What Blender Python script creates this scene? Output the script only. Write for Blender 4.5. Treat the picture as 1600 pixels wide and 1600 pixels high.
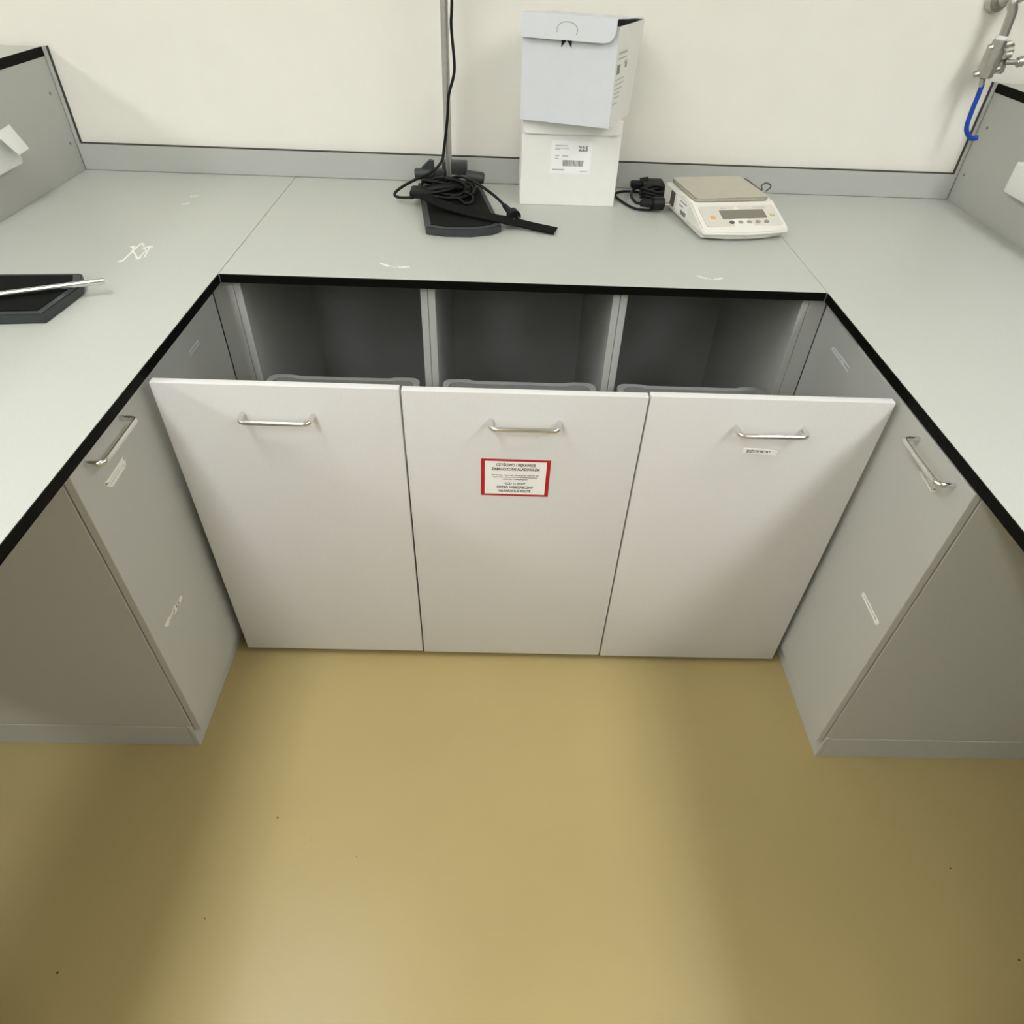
import bpy, bmesh, math, random
from mathutils import Vector, Matrix, Euler
random.seed(4)
for o in list(bpy.data.objects): bpy.data.objects.remove(o)
S = bpy.context.scene
C = S.collection

# ------------------------------------------------------------------ camera
FPX = 1051.48                      # focal length in pixels of the 1600 px frame
CAM = Vector((0.6925, -2.4035, 1.5857))
PITCH, ROLL, YAW = 0.7308, 0.0434, -0.0290
def cam_axes():
    F = Vector((-math.sin(YAW)*math.cos(PITCH), math.cos(YAW)*math.cos(PITCH), -math.sin(PITCH)))
    R = Vector((math.cos(YAW), math.sin(YAW), 0)); U = R.cross(F)
    return R*math.cos(ROLL)+U*math.sin(ROLL), -R*math.sin(ROLL)+U*math.cos(ROLL), F
CR, CU, CF = cam_axes()
cd = bpy.data.cameras.new('camera'); cam = bpy.data.objects.new('camera', cd); C.objects.link(cam)
cd.sensor_fit = 'HORIZONTAL'; cd.sensor_width = 36; cd.lens = FPX/1600*36; cd.clip_start = 0.05
m3 = Matrix((CR, CU, -CF)).transposed(); cam.matrix_world = Matrix.Translation(CAM) @ m3.to_4x4()
S.camera = cam
def px(u, v, ax, val):
    """point on the plane coordinate[ax]=val seen at photo pixel (u,v)"""
    r = CF + CR*((u-800)/FPX) - CU*((v-800)/FPX)
    return CAM + r*((val-CAM[ax])/r[ax])

# ------------------------------------------------------------------ world, exposure, lamps
w = bpy.data.worlds.new('world'); S.world = w; w.use_nodes = True
w.node_tree.nodes['Background'].inputs[0].default_value = (0.85, 0.9, 1, 1)
w.node_tree.nodes['Background'].inputs[1].default_value = 0.05
S.view_settings.view_transform = 'Standard'; S.view_settings.look = 'None'
S.view_settings.gamma = 1; S.view_settings.use_curve_mapping = False
S.view_settings.exposure = 0.86
LAMP = 7.2                         # strength of the ceiling light diffusers
LAMP_COL = (0.955, 0.97, 1.0)
ROWS = (-2.85, -0.25, 2.35)         # x of the rows of ceiling lights
LY = (-1.75, -3.25, -4.75)

# ------------------------------------------------------------------ materials
def lin(c): return tuple((v/255/12.92 if v/255 <= .04045 else ((v/255+.055)/1.055)**2.4) for v in c)+(1,)
MATS = {}
def mat(name, rgb, rough=.5, metal=0, noise=0, scale=60, bump=0, spec=.5, emit=0, coat=0):
    m = bpy.data.materials.new(name); m.use_nodes = True; nt = m.node_tree; b = nt.nodes['Principled BSDF']
    col = lin(rgb)
    b.inputs['Base Color'].default_value = col; b.inputs['Roughness'].default_value = rough
    b.inputs['Metallic'].default_value = metal; b.inputs['Specular IOR Level'].default_value = spec
    b.inputs['Coat Weight'].default_value = coat
    if noise or bump:
        tc = nt.nodes.new('ShaderNodeTexCoord'); n = nt.nodes.new('ShaderNodeTexNoise')
        n.inputs['Scale'].default_value = scale; n.inputs['Detail'].default_value = 5
        nt.links.new(tc.outputs['Object'], n.inputs['Vector'])
        if noise:
            cr = nt.nodes.new('ShaderNodeValToRGB')
            cr.color_ramp.elements[0].position = .3; cr.color_ramp.elements[1].position = .7
            cr.color_ramp.elements[0].color = tuple(c*(1-noise) for c in col[:3])+(1,)
            cr.color_ramp.elements[1].color = tuple(min(1, c*(1+noise)) for c in col[:3])+(1,)
            nt.links.new(n.outputs['Fac'], cr.inputs['Fac']); nt.links.new(cr.outputs['Color'], b.inputs['Base Color'])
        if bump:
            bp = nt.nodes.new('ShaderNodeBump'); bp.inputs['Strength'].default_value = bump; bp.inputs['Distance'].default_value = .002
            nt.links.new(n.outputs['Fac'], bp.inputs['Height']); nt.links.new(bp.outputs['Normal'], b.inputs['Normal'])
    if emit:
        b.inputs['Emission Color'].default_value = col; b.inputs['Emission Strength'].default_value = emit
    MATS[name] = m; return m
mat('wall_paint', (246, 243, 231), .85, noise=.012, scale=9, bump=.08)
mat('far_wall_paint', (150, 150, 144), .85, noise=.012, scale=9)  # grey picked to cut bounce light from the unseen walls
mat('ceiling_paint', (240, 240, 234), .9, noise=.01, scale=5)
mat('laminate_lit', (220, 219, 215), .42, noise=.018, scale=220, spec=.35)  # lit brightness of the drawer fronts put into their base colour
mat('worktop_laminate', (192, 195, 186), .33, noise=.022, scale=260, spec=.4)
mat('panel_shade_laminate', (190, 191, 184), .45, noise=.018, scale=220, spec=.35)  # same furniture board, darkened in colour for shade on side cabinets, fillers and carcasses
mat('edge_black', (13, 13, 9), .6, noise=.1, scale=80)
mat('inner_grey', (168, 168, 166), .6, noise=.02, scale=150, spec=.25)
mat('chrome', (225, 225, 222), .2, metal=1, noise=.02, scale=40)
mat('steel', (205, 204, 198), .42, metal=1, noise=.04, scale=90)
mat('pan_steel', (214, 211, 198), .42, metal=1, noise=.03, scale=70)
mat('nickel', (188, 186, 178), .38, metal=1, noise=.06, scale=60)
mat('bin_plastic', (146, 147, 143), .5, noise=.03, scale=90)
mat('gap_shade', (58, 56, 50), .7, noise=.05, scale=80)  # dark tone standing in for the shaded gap along the wall
mat('residue', (244, 244, 236), .7, noise=.03, scale=120)
mat('faint_residue', (224, 227, 224), .7, noise=.03, scale=120)
mat('smudge', (176, 176, 168), .7, noise=.05, scale=120)
mat('card_white', (244, 243, 235), .7, noise=.012, scale=30)
mat('card_grey', (226, 229, 231), .62, noise=.012, scale=30)
mat('card_inside', (120, 112, 100), .8, noise=.04, scale=40)
mat('paper_white', (255, 254, 250), .55, noise=.008, scale=50)
mat('sign_red', (190, 28, 38), .45, noise=.05, scale=40)
mat('print_black', (30, 30, 30), .6, noise=.05, scale=60)
mat('print_grey', (140, 140, 132), .6, noise=.05, scale=60)
mat('print_light', (196, 196, 186), .6, noise=.05, scale=60)
mat('black_rubber', (17, 18, 18), .5, noise=.1, scale=60, spec=.3)
mat('stand_black', (56, 60, 60), .5, noise=.08, scale=70)
mat('stand_mat', (10, 11, 11), .7, noise=.12, scale=120, spec=.15)
mat('clamp_grey', (54, 57, 56), .5, noise=.06, scale=70)
mat('strap_black', (22, 23, 22), .85, noise=.15, scale=200, bump=.4, spec=.15)
mat('balance_white', (238, 236, 226), .38, noise=.01, scale=60)
mat('balance_panel', (222, 218, 206), .45, noise=.01, scale=60)
mat('lcd', (128, 124, 112), .2, noise=.03, scale=60)
mat('button_dark', (92, 86, 84), .5, noise=.03, scale=60)
mat('button_grey', (158, 154, 148), .5, noise=.03, scale=60)
mat('button_orange', (240, 178, 122), .5, noise=.03, scale=60)
mat('button_yellow', (205, 200, 140), .5, noise=.03, scale=60)
mat('hose_blue', (18, 70, 175), .35, noise=.04, scale=60)
mat('ptfe_white', (245, 245, 240), .6, noise=.02, scale=60)
mat('socket_white', (250, 250, 246), .4, noise=.01, scale=60)
mat('dirt', (70, 62, 44), .8, noise=.1, scale=60)
mat('lamp_white', (245, 245, 242), .4, noise=.01, scale=40)
mat('lamp_glow', (255, 255, 255), .5, emit=LAMP)
MATS['lamp_glow'].node_tree.nodes['Principled BSDF'].inputs['Emission Color'].default_value = LAMP_COL+(1,)
MATS['edge_black'].node_tree.nodes['Principled BSDF'].inputs['Specular IOR Level'].default_value = .08
# poured resin floor: tan with soft blotches and a satin sheen
mat('resin_floor', (176, 158, 107), .34, noise=.03, scale=2.5, bump=0, spec=.4)
nt = MATS['resin_floor'].node_tree; b = nt.nodes['Principled BSDF']
tc = nt.nodes.new('ShaderNodeTexCoord'); n2 = nt.nodes.new('ShaderNodeTexNoise'); n2.inputs['Scale'].default_value = 90
bp = nt.nodes.new('ShaderNodeBump'); bp.inputs['Strength'].default_value = .06; bp.inputs['Distance'].default_value = .003
nt.links.new(tc.outputs['Object'], n2.inputs['Vector']); nt.links.new(n2.outputs['Fac'], bp.inputs['Height']); nt.links.new(bp.outputs['Normal'], b.inputs['Normal'])

# ------------------------------------------------------------------ mesh helpers
def box(bm, x0, x1, y0, y1, z0, z1, bev=0, seg=2):
    t = bmesh.new(); bmesh.ops.create_cube(t, size=1)
    for v in t.verts:
        v.co = Vector(((x0+x1)/2+v.co.x*(x1-x0), (y0+y1)/2+v.co.y*(y1-y0), (z0+z1)/2+v.co.z*(z1-z0)))
    if bev: bmesh.ops.bevel(t, geom=t.edges[:], offset=bev, segments=seg, affect='EDGES', profile=.5)
    join(bm, t); return bm
def join(bm, t, mx=None):
    me = bpy.data.meshes.new('tmp'); t.to_mesh(me); t.free()
    if mx: me.transform(mx)
    bm.from_mesh(me); bpy.data.meshes.remove(me)
def prism(bm, pts, z0, z1, bev=0, mx=None, seg=2):
    """vertical extrusion of a polygon in local xy"""
    t = bmesh.new()
    lo = [t.verts.new((x, y, z0)) for x, y in pts]; hi = [t.verts.new((x, y, z1)) for x, y in pts]
    t.faces.new(list(reversed(lo))); t.faces.new(hi)
    for i in range(len(pts)):
        j = (i+1) % len(pts); t.faces.new((lo[i], lo[j], hi[j], hi[i]))
    bmesh.ops.recalc_face_normals(t, faces=t.faces[:])
    if bev: bmesh.ops.bevel(t, geom=[e for e in t.edges if abs(e.verts[0].co.z-e.verts[1].co.z) < 1e-6], offset=bev, segments=seg, affect='EDGES')
    join(bm, t, mx); return bm
def rrect(w, h, r, n=5, cx=0, cy=0):
    out = []
    for k, (sx, sy) in enumerate(((1, 1), (-1, 1), (-1, -1), (1, -1))):
        for i in range(n+1):
            a = math.pi/2*(k+i/n); out.append((cx+sx*(w/2-r)+r*math.cos(a), cy+sy*(h/2-r)+r*math.sin(a)))
    return out
def cyl(bm, p0, p1, r0, r1=None, n=20, bev=0):
    p0, p1 = Vector(p0), Vector(p1); d = p1-p0; r1 = r0 if r1 is None else r1
    t = bmesh.new(); bmesh.ops.create_cone(t, cap_ends=True, segments=n, radius1=r0, radius2=r1, depth=d.length)
    if bev: bmesh.ops.bevel(t, geom=[e for e in t.edges if abs(e.verts[0].co.z-e.verts[1].co.z) < 1e-6], offset=bev, segments=2, affect='EDGES')
    join(bm, t, Matrix.Translation((p0+p1)/2) @ d.to_track_quat('Z', 'Y').to_matrix().to_4x4()); return bm
def spline(pts, k=8):
    P = [Vector(p) for p in pts]; out = []
    for i in range(len(P)-1):
        a = P[i-1] if i else P[i]*2-P[i+1]; b, c = P[i], P[i+1]; d = P[i+2] if i+2 < len(P) else c*2-b
        for s in range(k):
            t = s/k; out.append(.5*((2*b)+(c-a)*t+(2*a-5*b+4*c-d)*t*t+(3*b-a-3*c+d)*t**3))
    out.append(P[-1]); return out
def tube(bm, pts, r, n=10, flat=None):
    P = [Vector(p) for p in pts]; t = bmesh.new(); rings = []; up = None
    for i, p in enumerate(P):
        d = (P[min(i+1, len(P)-1)]-P[max(i-1, 0)]).normalized()
        if up is None: up = d.orthogonal().normalized() if flat is None else Vector(flat)
        up = (up-d*up.dot(d)).normalized() if flat is None else (Vector(flat)-d*Vector(flat).dot(d)).normalized()
        s = d.cross(up); rr = r if not isinstance(r, (list, tuple)) else r[0]; r2 = rr if not isinstance(r, (list, tuple)) else r[1]
        rings.append([t.verts.new(p+up*math.cos(2*math.pi*k/n)*rr+s*math.sin(2*math.pi*k/n)*r2) for k in range(n)])
    for a, b2 in zip(rings, rings[1:]):
        for k in range(n): t.faces.new((a[k], a[(k+1) % n], b2[(k+1) % n], b2[k]))
    t.faces.new(list(reversed(rings[0]))); t.faces.new(rings[-1])
    bmesh.ops.recalc_face_normals(t, faces=t.faces[:]); join(bm, t); return bm
def ribbon(bm, pts, width, thick, side):
    """flat strap following pts; side = direction of its width"""
    P = [Vector(p) for p in pts]; t = bmesh.new(); rings = []; sd = Vector(side).normalized()
    for i, p in enumerate(P):
        d = (P[min(i+1, len(P)-1)]-P[max(i-1, 0)]).normalized(); s = (sd-d*sd.dot(d)).normalized(); nrm = s.cross(d)
        rings.append([t.verts.new(p+s*a*width/2+nrm*b3*thick/2) for a, b3 in ((1, 1), (-1, 1), (-1, -1), (1, -1))])
    for a, b2 in zip(rings, rings[1:]):
        for k in range(4): t.faces.new((a[k], a[(k+1) % 4], b2[(k+1) % 4], b2[k]))
    t.faces.new(list(reversed(rings[0]))); t.faces.new(rings[-1])
    bmesh.ops.recalc_face_normals(t, faces=t.faces[:]); join(bm, t); return bm
def thing(name, label, cat, loc, rz=0, group=None, local=False):
    o = bpy.data.objects.new(name, None); C.objects.link(o); o.empty_display_size = .05
    o.location = loc; o.rotation_euler = (0, 0, rz); tag(o, label, cat, group)
    if local: LOCAL.add(o.name)
    return o
def tag(o, label, cat, group=None):
    o['label'] = label; o['category'] = cat
    if group: o['group'] = group
    return o
LOCAL = set()
def part(name, bm, m, parent, smooth=None, label=None):
    me = bpy.data.meshes.new(name); bm.to_mesh(me); bm.free()
    o = bpy.data.objects.new(name, me); C.objects.link(o)
    for k in (m if isinstance(m, (list, tuple)) else [m]): me.materials.append(MATS[k])
    if smooth is not None:
        for p in me.polygons: p.use_smooth = True
        me.set_sharp_from_angle(angle=math.radians(smooth))
    if parent:
        r = parent
        while r.parent: r = r.parent
        if r.name not in LOCAL: me.transform(Matrix.Translation(-r.location))
        o.parent = parent
    if label: o['label'] = label
    if name in ('print_lines', 'print_blocks', 'barcode', 'lettering', 'tape_residue', 'floor_specks'): o['kind'] = 'stuff'   # fine print and glue flecks
    return o
def struct(name, bm, m, label):
    o = part(name, bm, m, None); o['kind'] = 'structure'; o['label'] = label; return o
B = bmesh.new
def text_bm(s, size, align='CENTER', bold=0.0, squash=1.0, depth=.0003):
    cu = bpy.data.curves.new('t', 'FONT'); cu.body = s; cu.size = size; cu.align_x = align; cu.align_y = 'CENTER'
    cu.offset = bold; cu.extrude = depth/2; cu.resolution_u = 3
    o = bpy.data.objects.new('t', cu); C.objects.link(o); bpy.context.view_layer.update()
    me = bpy.data.meshes.new_from_object(o.evaluated_get(bpy.context.evaluated_depsgraph_get()))
    t = B(); t.from_mesh(me)
    for v in t.verts: v.co.x *= squash
    bpy.data.objects.remove(o); bpy.data.curves.remove(cu); bpy.data.meshes.remove(me); return t
FRONT = Matrix.Rotation(math.pi/2, 4, 'X')           # local xy plane -> xz plane facing -y

# ------------------------------------------------------------------ main dimensions (m)
ZT, TK = 0.900, 0.0205           # worktop height and thickness
W = 1.4977                       # clear width between the side worktops
YF = -0.7966                     # front edge of the rear worktop
XL, XR = -0.690, 2.189           # faces of the service panels
YE = -2.75                       # where the side benches end
YW = 0.014                       # wall face
XCL, XCR = -0.036, 1.517         # faces of the side cabinets
YC = -0.7766                     # carcass front of the rear cabinets
YD = -1.258                      # drawer front faces, pulled out
UH = 0.077                       # upstand height

# ------------------------------------------------------------------ room
RX0, RX1, RY0, CZ = -4.3, 4.3, -5.6, 2.85
struct('floor', box(B(), RX0, RX1, RY0, YW+.1, -.1, 0), 'resin_floor', 'smooth tan resin floor')
struct('ceiling', box(B(), RX0, RX1, RY0, YW+.1, CZ, CZ+.1), 'ceiling_paint', 'white ceiling')
struct('wall_back', box(B(), RX0, RX1, YW, YW+.1, 0, CZ), 'wall_paint', 'off-white painted wall behind the benches')
struct('wall_left', box(B(), RX0-.1, RX0, RY0, YW+.1, 0, CZ), 'far_wall_paint', 'grey painted side wall')
struct('wall_right', box(B(), RX1, RX1+.1, RY0, YW+.1, 0, CZ), 'far_wall_paint', 'grey painted side wall')
struct('wall_front', box(B(), RX0, RX1, RY0-.1, RY0, 0, CZ), 'far_wall_paint', 'grey painted wall behind the viewer')
for i, x in enumerate(ROWS):
    for j, y in enumerate(LY):
        t = thing('ceiling_light', 'long white ceiling light with glowing diffuser', 'ceiling light', (x, y, CZ), group='ceiling lights in rows')
        part('housing', box(B(), x-.26, x+.26, y-.62, y+.62, CZ-.05, CZ, .006), 'lamp_white', t)
        part('diffuser', box(B(), x-.235, x+.235, y-.59, y+.59, CZ-.062, CZ-.048, .004), 'lamp_glow', t)

# ------------------------------------------------------------------ worktops
def outline(bm, corners, wd, th, axis, val, sgn, fill=0.0, skip=()):
    """thin strips along the sides of a polygon on plane axis=val (glue left by a peeled label)"""
    P = [Vector(c) for c in corners]; nrm = Vector((0, 0, 0)); nrm[axis] = sgn
    for i in range(len(P)):
        if i in skip: continue
        a, b2 = P[i], P[(i+1) % len(P)]; d = (b2-a).normalized(); s = d.cross(nrm)
        k = 5; pts = []
        for q in range(k+1):
            p = a.lerp(b2, q/k)+s*random.uniform(-.0012, .0012); p[axis] = val+sgn*th/2; pts.append(p)
        ribbon(bm, pts, wd*random.uniform(.8, 1.2), th, s)
    return bm
def blob(bm, p, r, axis, sgn, th=.0004, ex=1.0):
    ax = Vector((0, 0, 0)); ax[axis] = 1
    oth = [i for i in range(3) if i != axis]; n = 9; t = bmesh.new(); lo = []; hi = []
    for k in range(n):
        a = 2*math.pi*k/n; q = Vector(p); rr = r*random.uniform(.65, 1.25)
        q[oth[0]] += rr*math.cos(a); q[oth[1]] += rr*math.sin(a)*ex
        q[axis] = p[axis]; lo.append(t.verts.new(q)); q2 = q.copy(); q2[axis] += sgn*th; hi.append(t.verts.new(q2))
    t.faces.new(lo); t.faces.new(hi)
    for k in range(n): t.faces.new((lo[k], lo[(k+1) % n], hi[(k+1) % n], hi[k]))
    bmesh.ops.recalc_face_normals(t, faces=t.faces[:]); join(bm, t); return bm
g = .0012
wl = thing('worktop', 'long grey worktop with black front edge, holding the flat black base and rod', 'worktop', (XL/2, -1.3, ZT-TK))
part('panel', box(B(), XL+.001, -.003-g*0, YE, -.001, ZT-TK, ZT, .0008, 1), 'worktop_laminate', wl)
part('edge_band', box(B(), -.003, -.0002, YE, YF-.003, ZT-TK-.0005, ZT-.0006), 'edge_black', wl, label='black front edge')
wb = thing('worktop', 'rear grey worktop with black front edge between the two side worktops', 'worktop', (W/2, YF/2, ZT-TK))
part('panel', box(B(), -.003+g, W+.003-g, YF+.003, -.001, ZT-TK, ZT, .0008, 1), 'worktop_laminate', wb)
part('edge_band', box(B(), .001, W-.001, YF, YF+.003, ZT-TK-.0005, ZT-.0006), 'edge_black', wb, label='black front edge')
wr = thing('worktop', 'long grey worktop with black front edge, to the right of the balance', 'worktop', ((W+XR)/2, -1.3, ZT-TK))
part('panel', box(B(), W+.003, XR-.001, YE, -.001, ZT-TK, ZT, .0008, 1), 'worktop_laminate', wr)
part('edge_band', box(B(), W+.0002, W+.003, YE, YF-.003, ZT-TK-.0005, ZT-.0006), 'edge_black', wr, label='black front edge')
# peeled-label glue on the worktops
def T(u, v): return px(u, v, 2, ZT)
bm = B()
outline(bm, [T(208, 392), T(222, 380), T(228, 392), T(215, 406)], .004, .0005, 2, ZT, 1)
outline(bm, [T(222, 390), T(236, 384), T(226, 402), T(212, 402)], .004, .0005, 2, ZT, 1, skip=(3,))
tube_pts = [T(190, 409), T(205, 395), T(210, 385)]
ribbon(bm, [p+Vector((0, 0, .0003)) for p in spline(tube_pts, 4)], .005, .0005, (1, 0, 0))
for q in ((189, 408), (216, 404), (221, 381), (234, 386), (207, 386)): blob(bm, T(*q), .007, 2, 1)
part('tape_residue', bm, 'residue', wl, label='white glue left by a peeled label')
bm = B()
for q in ((287, 319), (293, 318), (301, 307), (308, 306)): blob(bm, T(*q), .008, 2, 1)
part('tape_residue', bm, 'faint_residue', wl, label='white glue spots')
for a, b2 in (((596, 412), (637, 417)), ((1091, 432), (1128, 435))):
    bm = B(); A, D = T(*a), T(*b2)
    for k in range(12):
        f = k/11; p = A.lerp(D, f); p.y -= .012*math.sin(f*math.pi)
        if k < 4 or k > 7: blob(bm, p, .0045, 2, 1)
        else: blob(bm, p, .002, 2, 1)
    part('tape_residue', bm, 'residue', wb, label='crescent of white glue')

# ------------------------------------------------------------------ upstand, service panels, raised shelves
up = thing('upstand', 'low grey upstand running along the wall behind the rear worktop', 'upstand', ((XL+XR)/2, 0, ZT))
part('panel', box(B(), XL+.001, XR-.001, 0, .008, ZT, ZT+UH, .0008, 1), 'panel_shade_laminate', up)
part('gap_shade', box(B(), XL+.012, XR-.012, .003, YW, ZT+UH-.001, ZT+UH+.0026), 'gap_shade', up)  # dark strip drawn as the shadow line between upstand and wall
for sx, X, lab in ((1, XL, 'left'), (-1, XR, 'right')):
    nm = 'beside the flat black base' if sx > 0 else 'below the wall valve'
    t = thing('service_panel', f'upright grey panel behind the {lab} worktop, {nm}', 'panel', (X, -1.3, ZT-.2))
    xs = sorted((X, X-sx*.019))
    part('panel', box(B(), xs[0], xs[1], YE, -.0005, .75, 1.213, .0008, 1), 'panel_shade_laminate', t)
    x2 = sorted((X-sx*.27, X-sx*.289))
    part('panel', box(B(), x2[0], x2[1], YE, -.018, .75, 1.213, .0008, 1), 'panel_shade_laminate', t)
    x3 = sorted((X+sx*.0, X-sx*.014))
    xt = sorted((X+sx*.0105, X))
    part('trim_strip', box(B(), xt[0], xt[1], -.0004, .009, ZT+UH+.0005, 1.2375, .0008, 1), 'panel_shade_laminate', t)
    xs2 = sorted((X+sx*.0105, X+sx*.0122))
    part('gap_shade', box(B(), xs2[0], xs2[1], .004, YW, ZT+UH+.003, 1.2375), 'gap_shade', t)  # dark strip drawn as the shadow line beside the trim
    for (yy, zz) in ((-.044, 1.124), (-.034, .986)):
        part('screw_cap', cyl(B(), (X, yy, zz), (X+sx*.0015, yy, zz), .0045, n=16), 'print_grey', t)
    s = thing('raised_shelf', f'raised grey shelf with black edge over the {lab} worktop', 'shelf', (X-sx*.15, -1.3, 1.2135))
    xa = sorted((X-sx*.003, X-sx*.31))
    part('panel', box(B(), xa[0], xa[1], YE, -.001, 1.2135, 1.2365, .001, 1), 'worktop_laminate', s)
    xb = sorted((X-sx*.003, X+sx*.0005))
    part('edge_band', box(B(), xb[0], xb[1], YE, -.001, 1.2132, 1.2362), 'edge_black', s, label='black front edge')
    # unseen base cabinet, added at the near side to darken the knee space
    e = thing('base_cabinet', f'unseen grey base cabinet added to block light at the near end of the {lab} bench', 'cabinet', (X+sx*.3, -2.5, 0))
    xe = sorted((X+sx*.001, XCL if sx > 0 else XCR))
    part('carcass', box(B(), xe[0]+.02, xe[1]-.02, -2.72, -2.22, .0, ZT-TK-.001), 'laminate_lit', e)
    part('door', box(B(), *sorted(((XCL if sx > 0 else XCR)-sx*.019, XCL if sx > 0 else XCR)), -2.72, -2.22, .085, ZT-TK-.004, .0015), 'laminate_lit', e)

# ------------------------------------------------------------------ handles
def handle_bm(p0, p1, out, r=.0052, stand=.032, rad=.013):
    """U-shaped bar: feet at p0 and p1, standing off along out"""
    p0, p1, out = Vector(p0), Vector(p1), Vector(out).normalized(); d = (p1-p0).normalized(); bm = B(); pts = [p0]
    for i in range(6):
        a = math.pi/2*i/5; pts.append(p0+out*(stand-rad)+d*rad*(1-math.cos(a))+out*rad*math.sin(a))
    for i in range(6):
        a = math.pi/2*(1-i/5); pts.append(p1+out*(stand-rad)-d*rad*(1-math.cos(a))+out*rad*math.sin(a))
    pts.append(p1); tube(bm, pts, r, 14)
    return bm

# ------------------------------------------------------------------ rear cabinets with pulled-out drawers
CX = (0.019, 0.5035, 0.9905, 1.472)
DX = (0.004, 0.4945, 0.990, 1.4857)
ZD0, ZD1 = 0.024, 0.8735
ph = .018
labs = ('grey cabinet with plain waste drawer pulled out, beside the left corner',
        'grey cabinet with pulled-out waste drawer carrying the red-bordered sign',
        'grey cabinet with pulled-out waste drawer carrying the small white tape label')
HX = ((.173, .314), (.674, .814), (1.177, 1.319))
for i in range(3):
    x0, x1 = CX[i]+.0006, CX[i+1]-.0006
    t = thing('waste_cabinet', labs[i], 'cabinet', ((x0+x1)/2, -.48, 0), group='pull-out waste cabinets under the rear worktop')
    zt = ZT-TK-.001
    for xa in (x0, x1-ph):
        part('side_panel', box(B(), xa, xa+ph, YC, -.16, .085, zt, .0008, 1), 'panel_shade_laminate', t)
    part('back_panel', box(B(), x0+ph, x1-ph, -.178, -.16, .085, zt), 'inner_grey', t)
    part('bottom_panel', box(B(), x0+ph, x1-ph, YC, -.178, .085, .103), 'panel_shade_laminate', t)
    part('plinth', box(B(), x0, x1, YC+.05, YC+.066, 0, .085), 'panel_shade_laminate', t)
    for xa, xb in ((x0+ph, x0+ph+.012), (x1-ph-.012, x1-ph)):
        part('runner', box(B(), xa, xb, YC, -.25, .13, .165, .001, 1), 'steel', t)
    d = part('drawer_front', box(B(), DX[i]+.0018, DX[i+1]-.0018, YD, YD+.019, ZD0-.003*i+.002, ZD1+(.0015 if i != 1 else -.001), .0022), 'laminate_lit', t, smooth=40)
    part('drawer_tray', box(B(), x0+.035, x1-.035, YD+.019, -.60, .118, .128), 'inner_grey', t)
    for xa in (x0+ph+.013, x1-ph-.023):
        part('drawer_rail', box(B(), xa, xa+.010, YD+.019, -.62, .128, .175, .001, 1), 'steel', t)
    h = handle_bm((HX[i][0], YD, .808), (HX[i][1], YD, .808), (0, -1, 0))
    part('handle', h, 'chrome', d, smooth=50, label='chrome bar handle')
# corner fillers
for xa, xb, lab in ((XCL+.001, CX[0]-.0006, 'left'), (CX[3]+.0006, XCR-.001, 'right')):
    o = part('corner_filler', box(B(), xa, xb, YC+.0005, YC+.018, 0, ZT-TK-.001, .0008, 1), 'panel_shade_laminate', None)
    tag(o, f'narrow grey filler strip closing the {lab} rear corner under the worktop', 'filler panel')
# waste bins behind the drawer fronts
BX = ((.066, .474), (.537, .951), (1.010, 1.424))
for i, (a, b2) in enumerate(BX):
    cx = (a+b2)/2; wd = b2-a; y0, y1 = YD+.024, -.792; cy = (y0+y1)/2; dp = y1-y0
    t = thing('waste_bin', ('grey plastic waste bin in the drawer beside the left corner', 'grey plastic waste bin in the drawer with the red-bordered sign',
              'grey plastic waste bin in the drawer with the white tape label')[i], 'bin', (cx, cy, .128), group='waste bins in the drawers', local=True)
    bm = bmesh.new(); H = .488
    def ring(s, z, r): return [bm.verts.new((x, y, z)) for x, y in rrect(wd*s, dp*s, r, 4)]
    rs = [ring(.86, 0, .03), ring(.95, H, .03), ring(.93, H, .028), ring(.84, .006, .028)]
    n = len(rs[0])
    for p, q in zip(rs, rs[1:]):
        for k in range(n): bm.faces.new((p[k], p[(k+1) % n], q[(k+1) % n], q[k]))
    bm.faces.new(list(reversed(rs[0]))); bm.faces.new(rs[-1])
    bmesh.ops.recalc_face_normals(bm, faces=bm.faces[:])
    part('body', bm, 'bin_plastic', t, smooth=40)
    bm = bmesh.new(); ro = rrect(wd, dp, .022, 4); ri = rrect(wd*.925, dp*.925, .022, 4)
    def zz(x, y):   # the rim is a little higher towards its corners
        q = max(0, min(1, (abs(x)-wd*.30)/.02)); return H+.005+.004*q*q*(3-2*q)
    extra = []
    def dens(P):
        out = []
        for k in range(len(P)):
            a2, b3 = P[k], P[(k+1) % len(P)]; m = max(1, int(math.hypot(b3[0]-a2[0], b3[1]-a2[1])/.008))
            m = 24 if m > 2 else 1
            for q in range(m): out.append((a2[0]+(b3[0]-a2[0])*q/m, a2[1]+(b3[1]-a2[1])*q/m))
        return out
    ro, ri = dens(ro), dens(ri); n = len(ro)
    L = [[bm.verts.new((x, y, zz(x, y)-.030)) for x, y in ro], [bm.verts.new((x, y, zz(x, y)-.002)) for x, y in ro],
         [bm.verts.new((x*.988, y*.988, zz(x, y))) for x, y in ro], [bm.verts.new((x, y, zz(x, y)-.001)) for x, y in ri],
         [bm.verts.new((x, y, H-.03)) for x, y in ri]]
    for p, q in zip(L, L[1:]+L[:1]):
        for k in range(n): bm.faces.new((p[k], p[(k+1) % n], q[(k+1) % n], q[k]))
    bmesh.ops.recalc_face_normals(bm, faces=bm.faces[:])
    part('rim', bm, 'bin_plastic', t, smooth=40)

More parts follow.
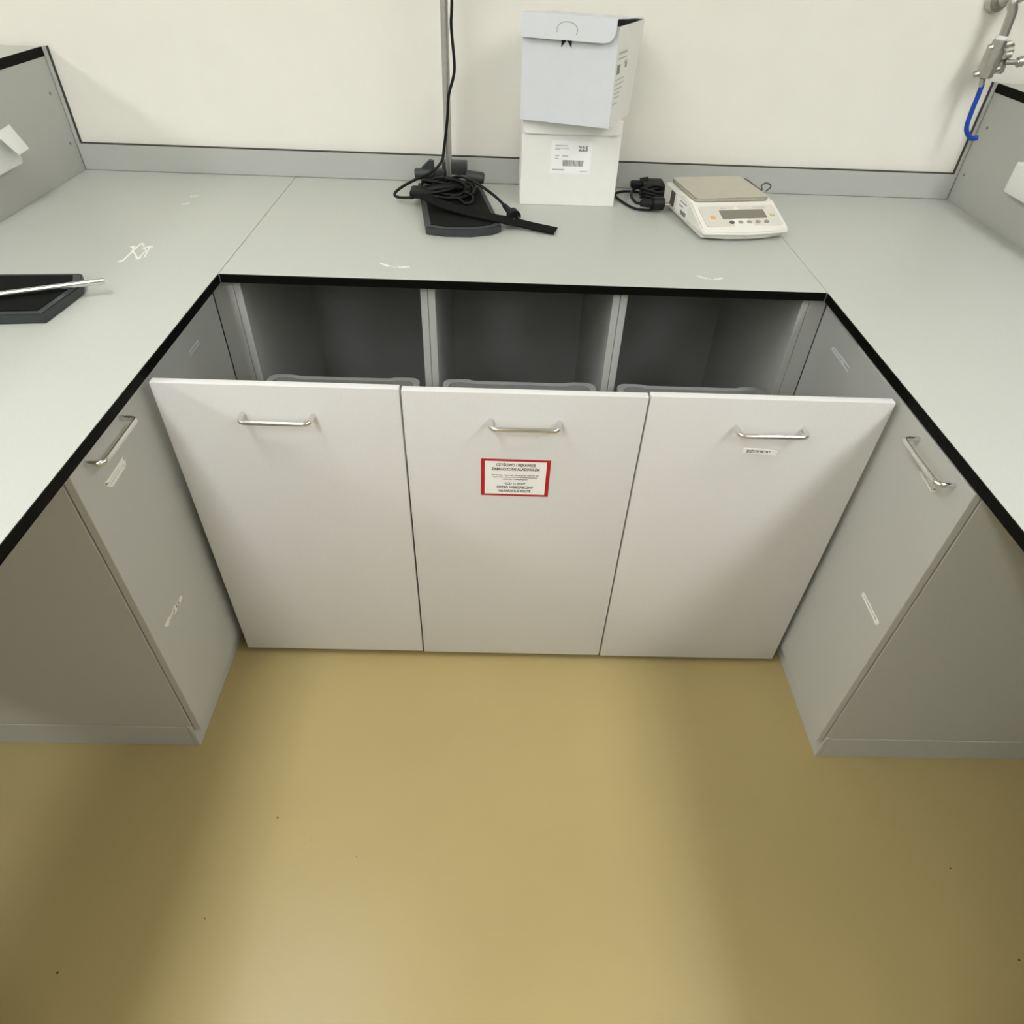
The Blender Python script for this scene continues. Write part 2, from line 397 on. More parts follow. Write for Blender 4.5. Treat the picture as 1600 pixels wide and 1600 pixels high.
# ------------------------------------------------------------------ side cabinets
for sx, X, XB, lab, ye in ((1, XCL, XL, 'left', -1.536), (-1, XCR, XR, 'right', -1.538)):
    t = thing('base_cabinet', f'closed grey base cabinet under the {lab} worktop', 'cabinet', ((X+XB)/2, -1.1, 0))
    zt = ZT-TK-.001
    def bb(xa, xb, *r): return box(B(), *sorted((xa, xb)), *r)
    XD = X+sx*.0188                                   # face of the overlay door
    part('end_panel', bb(X, XB+sx*.03, ye, ye+.019, .001, zt, .0012, 2), 'panel_shade_laminate', t)
    dr = part('door', bb(XD, X+sx*.0032, ye+.0005, -1.02, .066, zt-.004, .0014, 2), 'panel_shade_laminate', t)
    part('corner_panel', bb(X, X-sx*.019, -1.017, YC-.001, .086, zt, .001, 2), 'panel_shade_laminate', t)
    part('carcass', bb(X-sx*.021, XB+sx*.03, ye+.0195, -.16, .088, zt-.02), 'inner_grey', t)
    part('plinth', bb(X+sx*.0005, X-sx*.012, ye-.0025, YC-.001, 0, .084, .0015, 2), 'panel_shade_laminate', t)
    part('plinth', bb(X-sx*.013, XB+sx*.03, ye-.003, ye-.0003, 0, .084, .0012, 2), 'panel_shade_laminate', t)
    ya, yb, zh = -1.488, -1.349, .853
    part('handle', handle_bm((XD, ya, zh), (XD, yb, zh), (sx, 0, 0)), 'chrome', dr, smooth=50, label='chrome bar handle')
    def Q(u, v, x=None): return px(u, v, 0, XD if x is None else x)
    if sx > 0:
        bm = B()
        outline(bm, [Q(165, 757), Q(193, 715), Q(195, 728), Q(175, 759)], .006, .0005, 0, XD, sx)
        ribbon(bm, [Q(170, 757)+Vector((.0003, 0, 0)), Q(180, 742)+Vector((.0003, 0, 0)), Q(193, 722)+Vector((.0003, 0, 0))], .004, .0005, (0, 0, 1))
        part('tape_residue', bm, 'residue', dr, label='white glue outline of a peeled label')
        bm = B()
        for k in range(9):
            f = k/8; blob(bm, Q(261+f*20, 974-f*36), .010 if k in (0, 1, 5, 8) else .005, 0, sx, ex=.8)
        part('tape_residue', bm, 'residue', dr, label='white glue streak')
        bm = outline(B(), [Q(294, 553, X), Q(309, 532, X), Q(311, 537, X), Q(296, 557, X)], .0035, .0005, 0, X, sx)
        part('tape_residue', bm, 'faint_residue', t, label='faint glue outline')
    else:
        bm = outline(B(), [Q(1436, 734), Q(1440, 732), Q(1462, 765), Q(1456, 768)], .006, .0005, 0, XD, sx)
        part('tape_residue', bm, 'faint_residue', dr, label='white glue outline of a peeled label')
        bm = outline(B(), [Q(1347, 929), Q(1351, 929), Q(1373, 973), Q(1369, 975)], .004, .0005, 0, XD, sx)
        for q in ((1349, 930), (1370, 973)): blob(bm, Q(*q), .006, 0, sx)
        part('tape_residue', bm, 'residue', dr, label='white glue streak')
        bm = outline(B(), [Q(1300, 544, X), Q(1304, 544, X), Q(1335, 586, X), Q(1331, 590, X)], .004, .0005, 0, X, sx)
        blob(bm, Q(1317, 566, X), .007, 0, sx)
        part('tape_residue', bm, 'faint_residue', t, label='faint glue outline')

# ------------------------------------------------------------------ sign and tape label on the drawer fronts
sc = ((.654+.805)/2, .6585)
t = thing('hazard_sign', 'red-bordered white hazardous waste sign stuck on the middle drawer front', 'sign', (sc[0], YD, sc[1]), local=True)
sw, sh = .150, .102
t.rotation_euler = (0, math.radians(0.4), 0)
part('border', box(B(), -sw/2, sw/2, -.0006, 0, -sh/2, sh/2), 'sign_red', t, label='red border')
part('paper', box(B(), -sw/2+.0085, sw/2-.0085, -.0009, -.0006, -sh/2+.0055, sh/2-.0055), 'paper_white', t)
bm = B()
rows = [('CZYŚCIWO I RĘKAWICE', .036, .0095, .00022, .080), ('ZABRUDZONE ALADINULEM', .0245, .0095, .00022, .098),
        ('Sorbenty, materiały filtracyjne, tkaniny do', .0082, .0056, .0, .096), ('wycierania i ubrania ochronne zanieczyszczone', .0028, .0056, .0, .092),
        ('substancjami niebezpiecznymi', -.0028, .0056, .0, .052),
        ('KOD 15 02 02*', -.0155, .0078, .0001, .042), ('ODPAD NIEBEZPIECZNY', -.026, .0092, .00022, .076), ('HAZARDOUS WASTE', -.0365, .0092, .00022, .066)]
for s, z, size, bold, wd in rows:
    tb = text_bm(s, size, bold=bold); ext = max(v.co.x for v in tb.verts)-min(v.co.x for v in tb.verts)
    for v in tb.verts: v.co.x *= wd*1.06/ext
    join(bm, tb, Matrix.Translation((0, -.00105, z)) @ FRONT)
part('lettering', bm, 'print_black', t)
t = thing('tape_label', 'small white tape label below the handle of the right drawer front', 'label', (1.244, YD, .7475), local=True)
t.rotation_euler = (0, math.radians(1.5), 0)
pts = [(-.037, -.0055), (0, -.0068), (.037, -.009), (.0385, .004), (.0, .0072), (-.036, .0072)]
bm = B(); prism(bm, pts, 0, .0005, mx=FRONT); part('tape', bm, 'paper_white', t)
tb = text_bm('ZUŻYTE FILTRY', .0082, bold=.0002); bm = B(); ext = max(v.co.x for v in tb.verts)-min(v.co.x for v in tb.verts)
for v in tb.verts: v.co.x *= .052/ext
join(bm, tb, Matrix.Translation((-.003, -.0007, -.0004)) @ FRONT); part('lettering', bm, 'print_black', t)

# ------------------------------------------------------------------ cartons
LW, LD, LH = .293, .175, .235
t = thing('cardboard_box', 'white cardboard box with barcode label, underneath the open box', 'box', (.8835, -.198+LD/2, ZT), math.radians(.8), local=True)
part('body', box(B(), -LW/2, LW/2, -LD/2, LD/2, .0003, LH, .0012), 'card_white', t)
fl = [(-LW/2+.002, 0)]
fl = [(-LW/2+.001, .002)]+[(-LW/2+.003+.016*(1-math.cos(a)), -.020-.016*math.sin(a)) for a in [math.pi/2*k/5 for k in range(6)]]+[(LW/2-.019+.016*math.sin(a), -.020-.016*math.cos(a)) for a in [math.pi/2*k/5 for k in range(6)]]+[(LW/2-.001, .002)]
bm = B(); prism(bm, fl, 0, .0012, mx=Matrix.Translation((0, -LD/2-.0012, LH)) @ Matrix.Rotation(math.radians(-7), 4, 'X') @ FRONT); part('tuck_flap', bm, 'card_white', t)
part('lid', box(B(), -LW/2, LW/2, -LD/2-.0014, LD/2, LH, LH+.0015, .0004, 1), 'card_white', t)
def Lp(u, v):   # pixel on the front face -> local x, z
    p = px(u, v, 1, -.198); return p.x-.8835, p.z-ZT
lb = thing('shipping_label', 'white printed label with barcode on the lower cardboard box', 'label', (.8835, -.198+LD/2, ZT), math.radians(.8), local=True)
yl = -LD/2
x0, z0 = Lp(858, 270); x1, z1 = Lp(925, 221)
part('paper', box(B(), x0, x1, yl-.0005, yl-.0001, z0, z1), 'paper_white', lb)
bm = B(); a, zb = Lp(878, 258); b2, zt2 = Lp(911, 251)
zb -= .002; x = a
while x < b2:
    wd = random.choice((.0012, .002, .003)); box(bm, x, min(x+wd, b2), yl-.0008, yl-.0005, zb, zt2); x += wd+random.choice((.0008, .0012))
part('barcode', bm, 'print_grey', lb)
bm = B(); cx, cz = Lp(911, 233); tb = text_bm('225', .019, bold=.0006); join(bm, tb, Matrix.Translation((cx, yl-.0007, cz)) @ FRONT)
part('lettering', bm, 'print_grey', lb)
bm = B()
for u0, u1, v, th in ((867, 886, 227, .003), (867, 888, 231, .0025), (867, 875, 233, .0025), (867, 873, 243, .003), (878, 887, 243.5, .003), (866, 872, 247, .002), (862, 881, 264.5, .004), (905, 917, 268, .0025)):
    xa, za = Lp(u0, v); xb, _ = Lp(u1, v); box(bm, xa, xb, yl-.0008, yl-.0005, za-th/2, za+th/2)
part('print_lines', bm, 'print_light', lb)

UW, UD, UH2 = .258, .21, .232
ang = math.radians(-17)
FLc = Vector((.730, -.216)); uax = Vector((math.cos(ang), math.sin(ang))); vax = Vector((-math.sin(ang), math.cos(ang)))
cc = FLc+uax*UW/2+vax*UD/2
t = thing('cardboard_box', 'pale grey cardboard box with half-closed lid, stacked on the white box', 'box', (cc.x, cc.y, ZT+LH+.0016), ang, local=True)
bm = B(); th = .002
box(bm, -UW/2, UW/2, -UD/2, -UD/2+th, 0, UH2); box(bm, -UW/2, UW/2, UD/2-th, UD/2, 0, UH2)
box(bm, -UW/2, -UW/2+th, -UD/2+th, UD/2-th, 0, UH2)
box(bm, -UW/2+th, UW/2-th, -UD/2+th, UD/2-th, 0, th)
part('body', bm, 'card_grey', t)
part('side_wall', box(B(), UW/2-th, UW/2, -UD/2+th, UD/2-th, 0, UH2), 'card_white', t)
part('inner_lining', box(B(), -UW/2+th, UW/2-th-.0005, -UD/2+th+.0005, UD/2-th-.0005, th, UH2-.06), 'card_inside', t)
# lid hinged at the rear, its tuck flap hanging outside the front face
lx0, lx1 = -UW/2-.001, UW/2-.004
def quadplate(bm, a, b3, c, d, nrm, th):
    t2 = bmesh.new(); nn = Vector(nrm).normalized()*th; lo = [t2.verts.new(Vector(p)) for p in (a, b3, c, d)]; hi = [t2.verts.new(Vector(p)+nn) for p in (a, b3, c, d)]
    t2.faces.new(lo); t2.faces.new(hi)
    for k in range(4): t2.faces.new((lo[k], lo[(k+1) % 4], hi[(k+1) % 4], hi[k]))
    bmesh.ops.recalc_face_normals(t2, faces=t2.faces[:]); join(bm, t2)
zl = UH2+.016
bm = B(); quadplate(bm, (lx0, UD/2, UH2+.002), (lx1, UD/2, UH2+.002), (lx1, -UD/2-.010, zl), (lx0, -UD/2-.010, zl), (0, 0, 1), .0018)
lid = part('lid', bm, 'card_grey', t)
fh = .052
fp = [(lx0, .001), (lx0, -fh+.01)]+[(lx0+.012*(1-math.cos(a)), -fh+.012-.012*math.sin(a)) for a in [math.pi/2*k/4 for k in range(1, 5)]]+[(lx1-.03+.03*math.sin(a), -fh+.03-.03*math.cos(a)) for a in [math.pi/2*k/5 for k in range(6)]]+[(lx1, .001)]
tilt = Matrix.Translation((0, -UD/2-.0095, zl)) @ Matrix.Rotation(math.radians(-4), 4, 'X') @ FRONT
bm = B(); prism(bm, fp, 0, .0018, mx=tilt); fo = part('tuck_flap', bm, 'card_grey', lid)
bm = B(); arc = [(.0+.028*math.cos(a), -.030+.018*math.sin(a)) for a in [math.radians(200-230*k/14) for k in range(15)]]
ap = [tilt @ Vector((x-.004, y, .0021)) for x, y in arc]
tube(bm, ap, .0010, 6); part('thumb_cut', bm, 'smudge', lid, label='half-round thumb cut')
bm = B()
for s in (-1, 1):
    prism(bm, [(s*.014, 0), (s*.014, -.020), (s*.001, -.004), (s*.001, 0)][::s], 0, .0006, mx=Matrix.Translation((-.008, -UD/2-.0002, UH2-.034)) @ FRONT)
part('printed_mark', bm, 'print_black', t, label='black notched mark')
bm = B()                                      # illegible print on the right-hand side
def strip(y0, y1, z, h): box(bm, UW/2, UW/2+.0005, -UD/2+y0, -UD/2+y1, z-h/2, z+h/2)
for y0, y1, z, h in ((.02, .09, .172, .006), (.02, .09, .160, .004), (.075, .10, .148, .006), (.015, .085, .112, .003), (.015, .09, .101, .003), (.015, .08, .090, .003), (.015, .06, .080, .003), (.015, .06, .070, .003), (.015, .05, .056, .004)): strip(y0, y1, z, h)
part('print_lines', bm, 'print_light', t)
bm = B(); strip(.015, .040, .136, .022); strip(.085, .100, .140, .012)
part('print_blocks', bm, 'print_grey', t)

for o in bpy.data.objects:                    # the half-open carton is pushed out of square
    if o.type == 'MESH' and o.parent and (o.parent == t or o.parent.parent == t):
        for v in o.data.vertices: v.co.x += (.13+.05*(v.co.z/UH2-.6))*(v.co.y+UD/2)

# ------------------------------------------------------------------ stand with cable
root = thing('boom_stand', 'black stand base with steel pole and bundled cable on the rear worktop', 'stand', (.545, -.30, ZT))
def base_plate(P, tname, root, z0=ZT, th=.022):
    bm = B(); prism(bm, P, z0+.0002, z0+th, .003); part('base', bm, 'stand_black', root, smooth=30)
    c = Vector((sum(p[0] for p in P)/len(P), sum(p[1] for p in P)/len(P)))
    Q2 = [((Vector(p)-c)*.86+c) for p in P]
    bm = B(); prism(bm, [(q.x, q.y) for q in Q2], z0+th-.0005, z0+th+.0015); part('rubber_mat', bm, 'stand_mat', root)
bp_ = [(.412, -.09), (.475, -.49), (.53, -.503), (.60, -.500), (.66, -.478), (.684, -.452), (.612, -.08)]
base_plate(bp_, 'base', root)
PX, PY = .5135, -.118
part('pole', cyl(B(), (PX, PY, ZT+.02), (PX, PY, 1.72), .0112, n=24, bev=.001), 'steel', root, smooth=40, label='vertical steel pole')
part('pole_cap', cyl(B(), (PX, PY, 1.72), (PX, PY, 1.732), .0125, n=24, bev=.002), 'black_rubber', root, smooth=40)
bm = B(); box(bm, PX-.020, PX+.058, PY-.004, PY+.034, .955, .992, .004); box(bm, PX-.05, PX-.012, PY-.016, PY+.016, .945, .972, .004)
cl = part('clamp', bm, 'clamp_grey', root, smooth=40)
part('knob', cyl(B(), (PX+.055, PY-.01, .956), (PX+.112, PY-.013, .952), .018, .0165, n=20, bev=.003), 'clamp_grey', cl, smooth=40)
part('knob', cyl(B(), (PX-.105, PY-.01, .957), (PX-.045, PY-.008, .960), .0165, .0165, n=20, bev=.003), 'clamp_grey', cl, smooth=40)
bm = B(); prism(bm, [(-.02, 0), (.018, 0), (.018, .03), (.004, .033), (-.02, .012)], -.007, .007, mx=Matrix.Translation((PX-.062, PY-.008, .966)) @ FRONT)
part('lever', bm, 'clamp_grey', cl)
part('collar', cyl(B(), (PX, PY, ZT+.022), (PX, PY, .945), .021, n=24, bev=.003), 'black_rubber', root, smooth=40)
# cable: down the pole, loops, and out to the plug
def at(u, v, y): return px(u, v, 1, y)
yp = PY-.02
cpts = [Vector((PX+.03, yp+.004, 1.62)), at(706, 0, yp), at(705, 40, yp), at(710, 100, yp), at(708, 122, yp), at(701, 150, yp), at(699, 185, yp), at(694, 230, yp), at(690, 252, yp-.01), at(675, 268, yp-.03),
        at(652, 279, yp-.05), at(630, 291, yp-.07), px(617, 302, 2, .925), px(622, 308, 2, .918), px(645, 309, 2, .93)]
bm = B(); tube(bm, spline(cpts, 8), .0042, 9)
part('cable', bm, 'black_rubber', root, smooth=60, label='black cable hanging beside the pole')
bm = B()                                     # coiled bundle over the rear of the base
for k in range(7):
    cxk, cyk = .50+random.uniform(-.02, .03), -.20+random.uniform(-.02, .02); a0 = random.uniform(0, 6.28); pts = []
    rx, ry = random.uniform(.045, .085), random.uniform(.028, .05); tz = random.uniform(.01, .05); rot_ = random.uniform(-.4, .4)
    for q in range(9):
        a = a0+2*math.pi*q/8; x = rx*math.cos(a); y = ry*math.sin(a)
        pts.append((cxk+x*math.cos(rot_)-y*math.sin(rot_), cyk+x*math.sin(rot_)+y*math.cos(rot_), ZT+.030+tz*(.5+.5*math.sin(a+k))))
    tube(bm, spline(pts, 5), .0045, 8)
part('cable_bundle', bm, 'black_rubber', root, smooth=60, label='coils of black cable')
bm = B(); box(bm, .405, .475, -.265, -.205, ZT+.0235, ZT+.047, .007); tube(bm, spline([(.45, -.235, .94), (.50, -.24, .952), (.55, -.215, .948), (.58, -.20, .94)], 5), .010, 10)
part('cable_switch', bm, 'black_rubber', root, smooth=40)
bm = B(); tube(bm, spline([px(725, 300, 2, .945), px(738, 306, 2, .935), px(737, 316, 2, .927), px(727, 318, 2, .927), px(718, 311, 2, .93)], 6), .0042, 8)
part('cable_loop', bm, 'black_rubber', root, smooth=60)
plug0 = px(789, 322, 2, .925); plug1 = px(800, 334, 2, .922); plug2 = px(806, 340, 2, .922)
bm = B(); tube(bm, spline([px(695, 283, 2, .955), px(715, 276, 2, .975), px(735, 281, 2, .985), px(755, 293, 2, .97), px(775, 308, 2, .945), plug0], 8), .0042, 9)
part('plug_lead', bm, 'black_rubber', root, smooth=60)
d = (plug1-plug0).normalized()
bm = B(); cyl(bm, plug0-d*.004, plug1, .0075, .011, 14, .001); cyl(bm, plug1, plug1+d*.028, .0185, .018, 20, .002)
pg = part('plug', bm, 'black_rubber', root, smooth=40, label='black mains plug')
n2_ = d.cross(Vector((0, 0, 1))).normalized(); pe = plug1+d*.028
for s in (-1, 1):
    part('pin', cyl(B(), pe+n2_*s*.0095, pe+n2_*s*.0095+d*.017, .0024, n=10), 'steel', pg, smooth=40)
bm = B(); sp = [px(664, 306, 2, .95), px(690, 319, 2, .938), px(730, 331, 2, .931), px(775, 341, 2, .929), px(805, 347, 2, .917), px(835, 354, 2, .911), px(868, 361, 2, .9075)]
ribbon(bm, spline(sp, 5), .040, .004, (.2, 1, .12))
o = part('strap', bm, 'strap_black', root, label='black fabric strap')

# second flat base with a loose rod on it
root = thing('stand_base', 'flat black stand base with cut corner lying on the left worktop', 'stand base', (-.45, -.93, ZT))
bp2 = [(-.322, -.830), (-.326, -.885), (-.352, -.95), (-.300+.0, -1.03), (-.292, -1.062), (-.66, -1.085), (-.66, -.842)]
bp2 = [(-.318, -.826), (-.300, -.885), (-.285, -1.055), (-.30, -1.064), (-.64, -1.09), (-.66, -1.0), (-.65, -.842)]
P0 = [px(128, 428, 2, .92), px(127, 447, 2, .92), px(66, 492, 2, .92), px(-80, 495, 2, .92), px(-120, 430, 2, .92)]
base_plate([(p.x, p.y) for p in P0], 'base', root)
r0, r1 = px(163, 439, 2, .9318), px(0, 460, 2, .9316); dr_ = (r1-r0)
part_ = cyl(B(), r0, r0+dr_*1.9, .0066, n=16, bev=.0008)
r = part('steel_rod', part_, 'chrome', None, smooth=40); tag(r, 'loose shiny steel rod lying across the flat black base', 'rod')

# ------------------------------------------------------------------ balance
BA = math.radians(10); bc = (1.340, -.232)
t = thing('balance', 'white laboratory balance with steel pan and grey display', 'balance', (bc[0], bc[1], ZT), BA, local=True)
prof = [(.105, .012), (.105, .062), (.098, .068), (-.108, .068), (-.118, .064), (-.222, .034), (-.234, .026), (-.234, .018)]   # side profile y,z
bm = bmesh.new(); hw = .131
def sect(x, k, dz=0): return [bm.verts.new((x, y*(1 if y > 0 else 1-k), z+dz)) for y, z in prof]
cols = []
for x, k in ((-hw, .06), (-hw*.93, .02), (-hw*.5, .0), (0, -.035), (hw*.5, .0), (hw*.93, .02), (hw, .06)): cols.append(sect(x, k))
for a, b3 in zip(cols, cols[1:]):
    for k in range(len(prof)): bm.faces.new((a[k], a[(k+1) % len(prof)], b3[(k+1) % len(prof)], b3[k]))
bm.faces.new(cols[0]); bm.faces.new(list(reversed(cols[-1])))
bmesh.ops.recalc_face_normals(bm, faces=bm.faces[:])
bmesh.ops.bevel(bm, geom=[e for e in bm.edges if len(e.link_faces) == 2 and e.calc_face_angle() > .5], offset=.004, segments=2, affect='EDGES')
part('housing', bm, 'balance_white', t, smooth=50)
bm = B()
prism(bm, [(-.126, -.205), (-.06, -.224), (0, -.228), (.06, -.224), (.126, -.205), (.126, .09), (-.126, .09)], .006, .018); part('base_shell', bm, 'balance_white', t)
for x, y in ((-.105, -.15), (.105, -.15), (-.105, .075), (.105, .075)):
    part('foot', cyl(B(), (x, y, .0002), (x, y, .008), .010, n=16, bev=.001), 'button_grey', t, smooth=40)
# inclined console
cn = Matrix.Translation((0, -.168, .0495)) @ Matrix.Rotation(math.atan2(.030, .104), 4, 'X')
con = B(); prism(con, rrect(.232, .094, .010), -.0004, .0012, mx=cn); con = part('console', con, 'balance_panel', t)
dsp = B(); prism(dsp, rrect(.136, .040, .003, cx=.010, cy=.006), .0010, .0022, mx=cn); part('display', dsp, 'lcd', con, label='grey display window')
for k in range(5):
    bm = B(); prism(bm, [(.0075*math.cos(a), .0065*math.sin(a)) for a in [2*math.pi*q/16 for q in range(16)]], .001, .003, mx=cn @ Matrix.Translation((-.037+k*.0265, -.031, 0)))
    part('button', bm, 'button_dark' if k == 0 else 'button_grey', con)
bm = B(); prism(bm, rrect(.014, .013, .003), .001, .003, mx=cn @ Matrix.Translation((-.086, -.006, 0))); part('button', bm, 'button_orange', con, label='orange button')
bm = B(); prism(bm, rrect(.014, .010, .003), .001, .003, mx=cn @ Matrix.Translation((.098, .000, 0))); part('button', bm, 'button_yellow', con, label='yellow button')
bm = B(); box(bm, -.05, -.034, .034, .038, .0011, .0017); box(bm, .05, .09, .034, .038, .0011, .0017)
for v in bm.verts: v.co = cn @ v.co
part('print_lines', bm, 'print_light', con)
bm = B(); prism(bm, rrect(.228, .208, .016), .0765, .0795, .0008); 
pn = part('pan', bm, 'pan_steel', t, smooth=30, label='square stainless weighing pan')
bm = bmesh.new(); o1 = rrect(.228, .208, .016); o2 = rrect(.224, .204, .015); n = len(o1)
L = [[bm.verts.new((x, y, z)) for x, y in o] for o, z in ((o1, .0785), (o1, .0705), (o2, .0705), (o2, .0785))]
for p, q in zip(L, L[1:]+L[:1]):
    for k in range(n): bm.faces.new((p[k], p[(k+1) % n], q[(k+1) % n], q[k]))
bmesh.ops.recalc_face_normals(bm, faces=bm.faces[:]); part('skirt', bm, 'pan_steel', pn, smooth=40)
part('pan_support', cyl(B(), (0, 0, .066), (0, 0, .0767), .03, n=20), 'button_grey', t, smooth=40)
bm = B(); box(bm, -hw-.0006, -hw+.0005, -.10, -.005, .016, .060); sl = part('rating_label', bm, 'paper_white', t)
bm = B(); box(bm, -hw-.0010, -hw-.0005, -.085, -.035, .052, .055); box(bm, -hw-.0010, -hw-.0005, -.088, -.045, .020, .032); box(bm, -hw-.0010, -hw-.0005, -.06, -.03, .040, .043)
part('print_lines', bm, 'print_grey', sl)
bm = B(); box(bm, -hw-.0008, -hw+.0005, .012, .045, .020, .060); part('connector_slot', bm, 'button_dark', t)
hm = (Matrix.Translation((bc[0], bc[1], ZT)) @ Matrix.Rotation(BA, 4, 'Z')).inverted()
bm = B(); tube(bm, spline([(.122, .085, .060), (.124, .088, .075)]+[hm @ px(u, v, 1, -.13) for u, v in ((1189, 297), (1190, 290), (1197, 286), (1204, 289), (1203, 294), (1196, 299))], 5), .0024, 8)
part('hook', bm, 'button_dark', t, smooth=50, label='small dark wire hook')

# mains adapter and lead of the balance
t = thing('mains_adapter', 'black mains adapter with coiled lead between the boxes and the balance', 'adapter', (1.15, -.17, ZT))
pA = px(1018, 318, 2, .925); pB = px(1037, 318, 2, .925)
dd = (pB-pA).normalized()
bm = B(); cyl(bm, pA-dd*.035, pA, .009, .013, 14, .001); cyl(bm, pA, pB, .020, .019, 20, .003)
plug = part('plug', bm, 'black_rubber', t, smooth=40)
nn = dd.cross(Vector((0, 0, 1))).normalized()
for s in (-1, 1): part('pin', cyl(B(), pB+nn*s*.0095, pB+nn*s*.0095+dd*.019, .0024, n=10), 'steel', plug, smooth=40)
bm = B(); box(bm, 1.135, 1.205, -.105, -.035, ZT+.0003, ZT+.045, .006); part('adapter_body', bm, 'black_rubber', t, smooth=40)
bm = B(); box(bm, 1.10, 1.15, -.075, -.045, ZT+.02, ZT+.04, .005); cyl(bm, (1.13, -.06, .94), px(1013, 279, 1, -.06), .010, .006, 12); part('strain_relief', bm, 'black_rubber', t, smooth=40)
bm = B(); tube(bm, spline([(1.15, -.09, .92), px(1000, 300, 2, .91), px(975, 299, 2, .905), px(961, 303, 2, .905), px(968, 312, 2, .905), px(990, 325, 2, .905), px(1012, 328, 2, .905), px(1030, 325, 2, .91)], 7), .0036, 9)
tube(bm, spline([pA-dd*.033, px(993, 316, 2, .92), px(986, 305, 2, .92), px(992, 295, 2, .92), px(1010, 292, 2, .92), (1.16, -.09, .93)], 7), .0044, 9)
for k in range(4):
    pts = [(1.16+.035*math.cos(a)+random.uniform(-.004, .004), -.135+.030*math.sin(a), ZT+.012+.009*k+.004*math.sin(2*a)) for a in [2*math.pi*q/10 for q in range(11)]]
    tube(bm, spline(pts, 4), .004, 8)
part('lead', bm, 'black_rubber', t, smooth=60, label='coiled black lead')

# ------------------------------------------------------------------ wall valve and hose
vy = -.075
def V(u, v, y=vy): return px(u, v, 1, y)
t = thing('wall_valve', 'nickel shut-off valve hanging from a bent pipe on the wall', 'valve', (V(1555, 5).x, YW, V(1555, 5).z))
c0 = V(1560, 2, -.005); 
bm = B(); cyl(bm, (c0.x, YW, c0.z), (c0.x, YW-.030, c0.z), .031, .024, 24, .004); part('wall_flange', bm, 'nickel', t, smooth=40)
pp = [Vector((c0.x, YW-.015, c0.z)), Vector((c0.x, YW-.035, c0.z)), Vector((c0.x+.014, -.05, c0.z+.022)), Vector((c0.x+.036, vy+.004, c0.z+.026)), V(1584, 2), V(1582, 18), V(1574, 40), V(1568, 56)]
bm = B(); tube(bm, spline(pp[1:], 8), .0128, 16); tube(bm, pp[:2], .0128, 16); part('pipe', bm, 'nickel', t, smooth=50)
ptop, pbot = V(1567, 56), V(1536, 121); ax_ = (pbot-ptop).normalized()
bm = B(); cyl(bm, ptop+ax_*.0, ptop+ax_*.010, .0165, n=20, bev=.002); part('sealing_ring', bm, 'ptfe_white', t, smooth=40)
Ls = (pbot-ptop).length
bm = B(); cyl(bm, ptop+ax_*.010, ptop+ax_*.035, .0195, n=8, bev=.002); cyl(bm, ptop+ax_*.030, ptop+ax_*(Ls-.02), .0255, .024, n=20, bev=.003); cyl(bm, ptop+ax_*(Ls-.035), pbot, .0255, .023, n=8, bev=.003)
o0, o1 = V(1577, 66, vy+.012), V(1556, 114, vy+.012)
cyl(bm, o0, o1, .017, .019, n=12, bev=.003); cyl(bm, V(1560, 84), V(1582, 78, vy), .013, .011, n=10, bev=.002)
vb = part('valve_body', bm, 'nickel', t, smooth=35)
mid = ptop.lerp(pbot, .5); sd = Vector((1, -.3, .25)).normalized()
bm = B(); cyl(bm, mid, mid+sd*.046, .010, n=14, bev=.001); cyl(bm, mid+sd*.020, mid+sd*.030, .0165, n=6, bev=.001)
stem = part('stem', bm, 'nickel', vb, smooth=40)
hv = mid+sd*.047; hd = Vector((.3, 0, -.95)).normalized()
bm = B(); cyl(bm, V(1570, 97, vy-.012), V(1589, 97, vy-.014), .007, n=12, bev=.001); cyl(bm, V(1588, 98, vy-.014), V(1599, 95, vy-.015), .013, .0145, n=16, bev=.003)
part('handwheel', bm, 'nickel', vb, smooth=50)
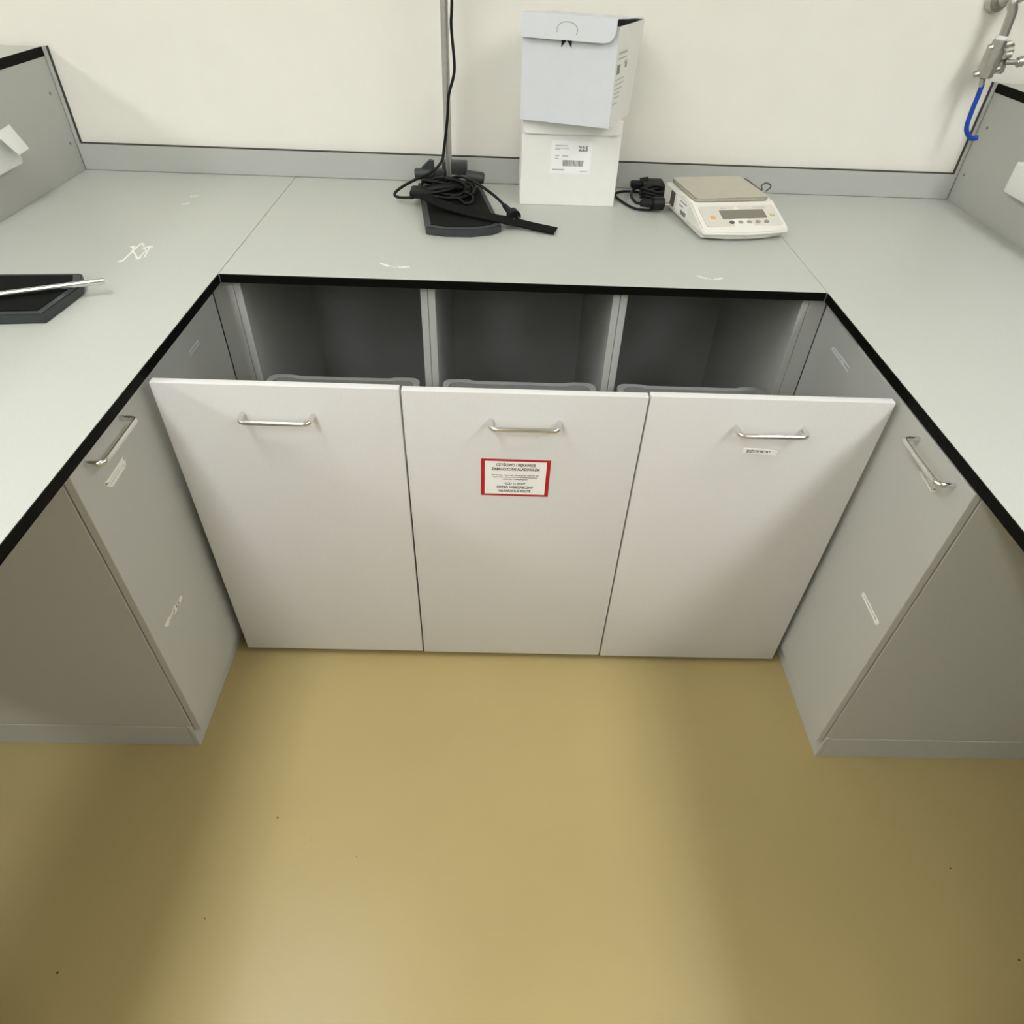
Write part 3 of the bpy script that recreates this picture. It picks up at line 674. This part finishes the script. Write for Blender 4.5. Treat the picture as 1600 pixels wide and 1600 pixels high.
for fr, s, ln_ in ((.25, 1, .036), (.85, -1, .034), (.86, 1, .036), (.22, -1, .028)):
    p = ptop.lerp(pbot, fr); bm = B(); cyl(bm, p, p+Vector((s, 0, .28*s)).normalized()*ln_, .008, n=8, bev=.001); part('screw_plug', bm, 'nickel', vb, smooth=40)
h = thing('hose', 'short blue hose hanging from the wall valve', 'hose', tuple(pbot), 0)
bm = B(); e0 = pbot+ax_*.001; e1 = V(1533, 136); cyl(bm, e0, e1, .0085, .0065, 12, .001); part('barb', bm, 'nickel', h, smooth=40)
bm = B(); tube(bm, spline([V(1535, 131), V(1528, 150), V(1519, 172), V(1511, 195), V(1511, 207), V(1518, 216), V(1527, 215)], 8), .0068, 14); part('tube', bm, 'hose_blue', h, smooth=60)

# ------------------------------------------------------------------ sockets on the service panels
t = thing('power_socket', 'white surface socket with raised cover flap on the left service panel', 'socket', (XL, -.45, 1.05))
part('housing', box(B(), XL, XL+.034, -.62, -.345, 1.008, 1.090, .008, 3), 'socket_white', t, smooth=40)
bm = B(); a0 = px(14, 196, 0, XL+.034); a1 = px(45, 233, 0, XL+.050)
quadplate(bm, a0, a1, px(30, 243, 0, XL+.068), px(-8, 210, 0, XL+.056), (.6, 0, .8), .003)
fl_ = part('cover_flap', bm, 'socket_white', t)
bm = B(); box(bm, XL+.030, XL+.047, -.62, a0.y-.03, 1.078, 1.094, .004); part('hinge', bm, 'socket_white', t, smooth=40)
t = thing('power_socket', 'white surface socket on the right service panel at the frame edge', 'socket', (XR, -.37, 1.05))
part('housing', box(B(), XR-.028, XR, -.58, -.292, 1.010, 1.092, .004, 2), 'socket_white', t, smooth=40)
part('cover', box(B(), XR-.033, XR-.027, -.56, -.305, 1.018, 1.085, .002, 2), 'socket_white', t, smooth=40)

# ------------------------------------------------------------------ specks of dirt on the floor
bm = B()
for u, v, r in ((434, 1278, .0022), (487, 1313, .001), (557, 1339, .001), (320, 1435, .0016), (90, 1520, .0024), (1485, 1357, .002), (1592, 1500, .0024)):
    p = px(u, v, 2, 0); p.z = 0; blob(bm, p, r, 2, 1, .0012)
o = part('floor_specks', bm, 'dirt', None); o['kind'] = 'stuff'; o['label'] = 'dark specks of dirt on the tan floor'; o['category'] = 'dirt'
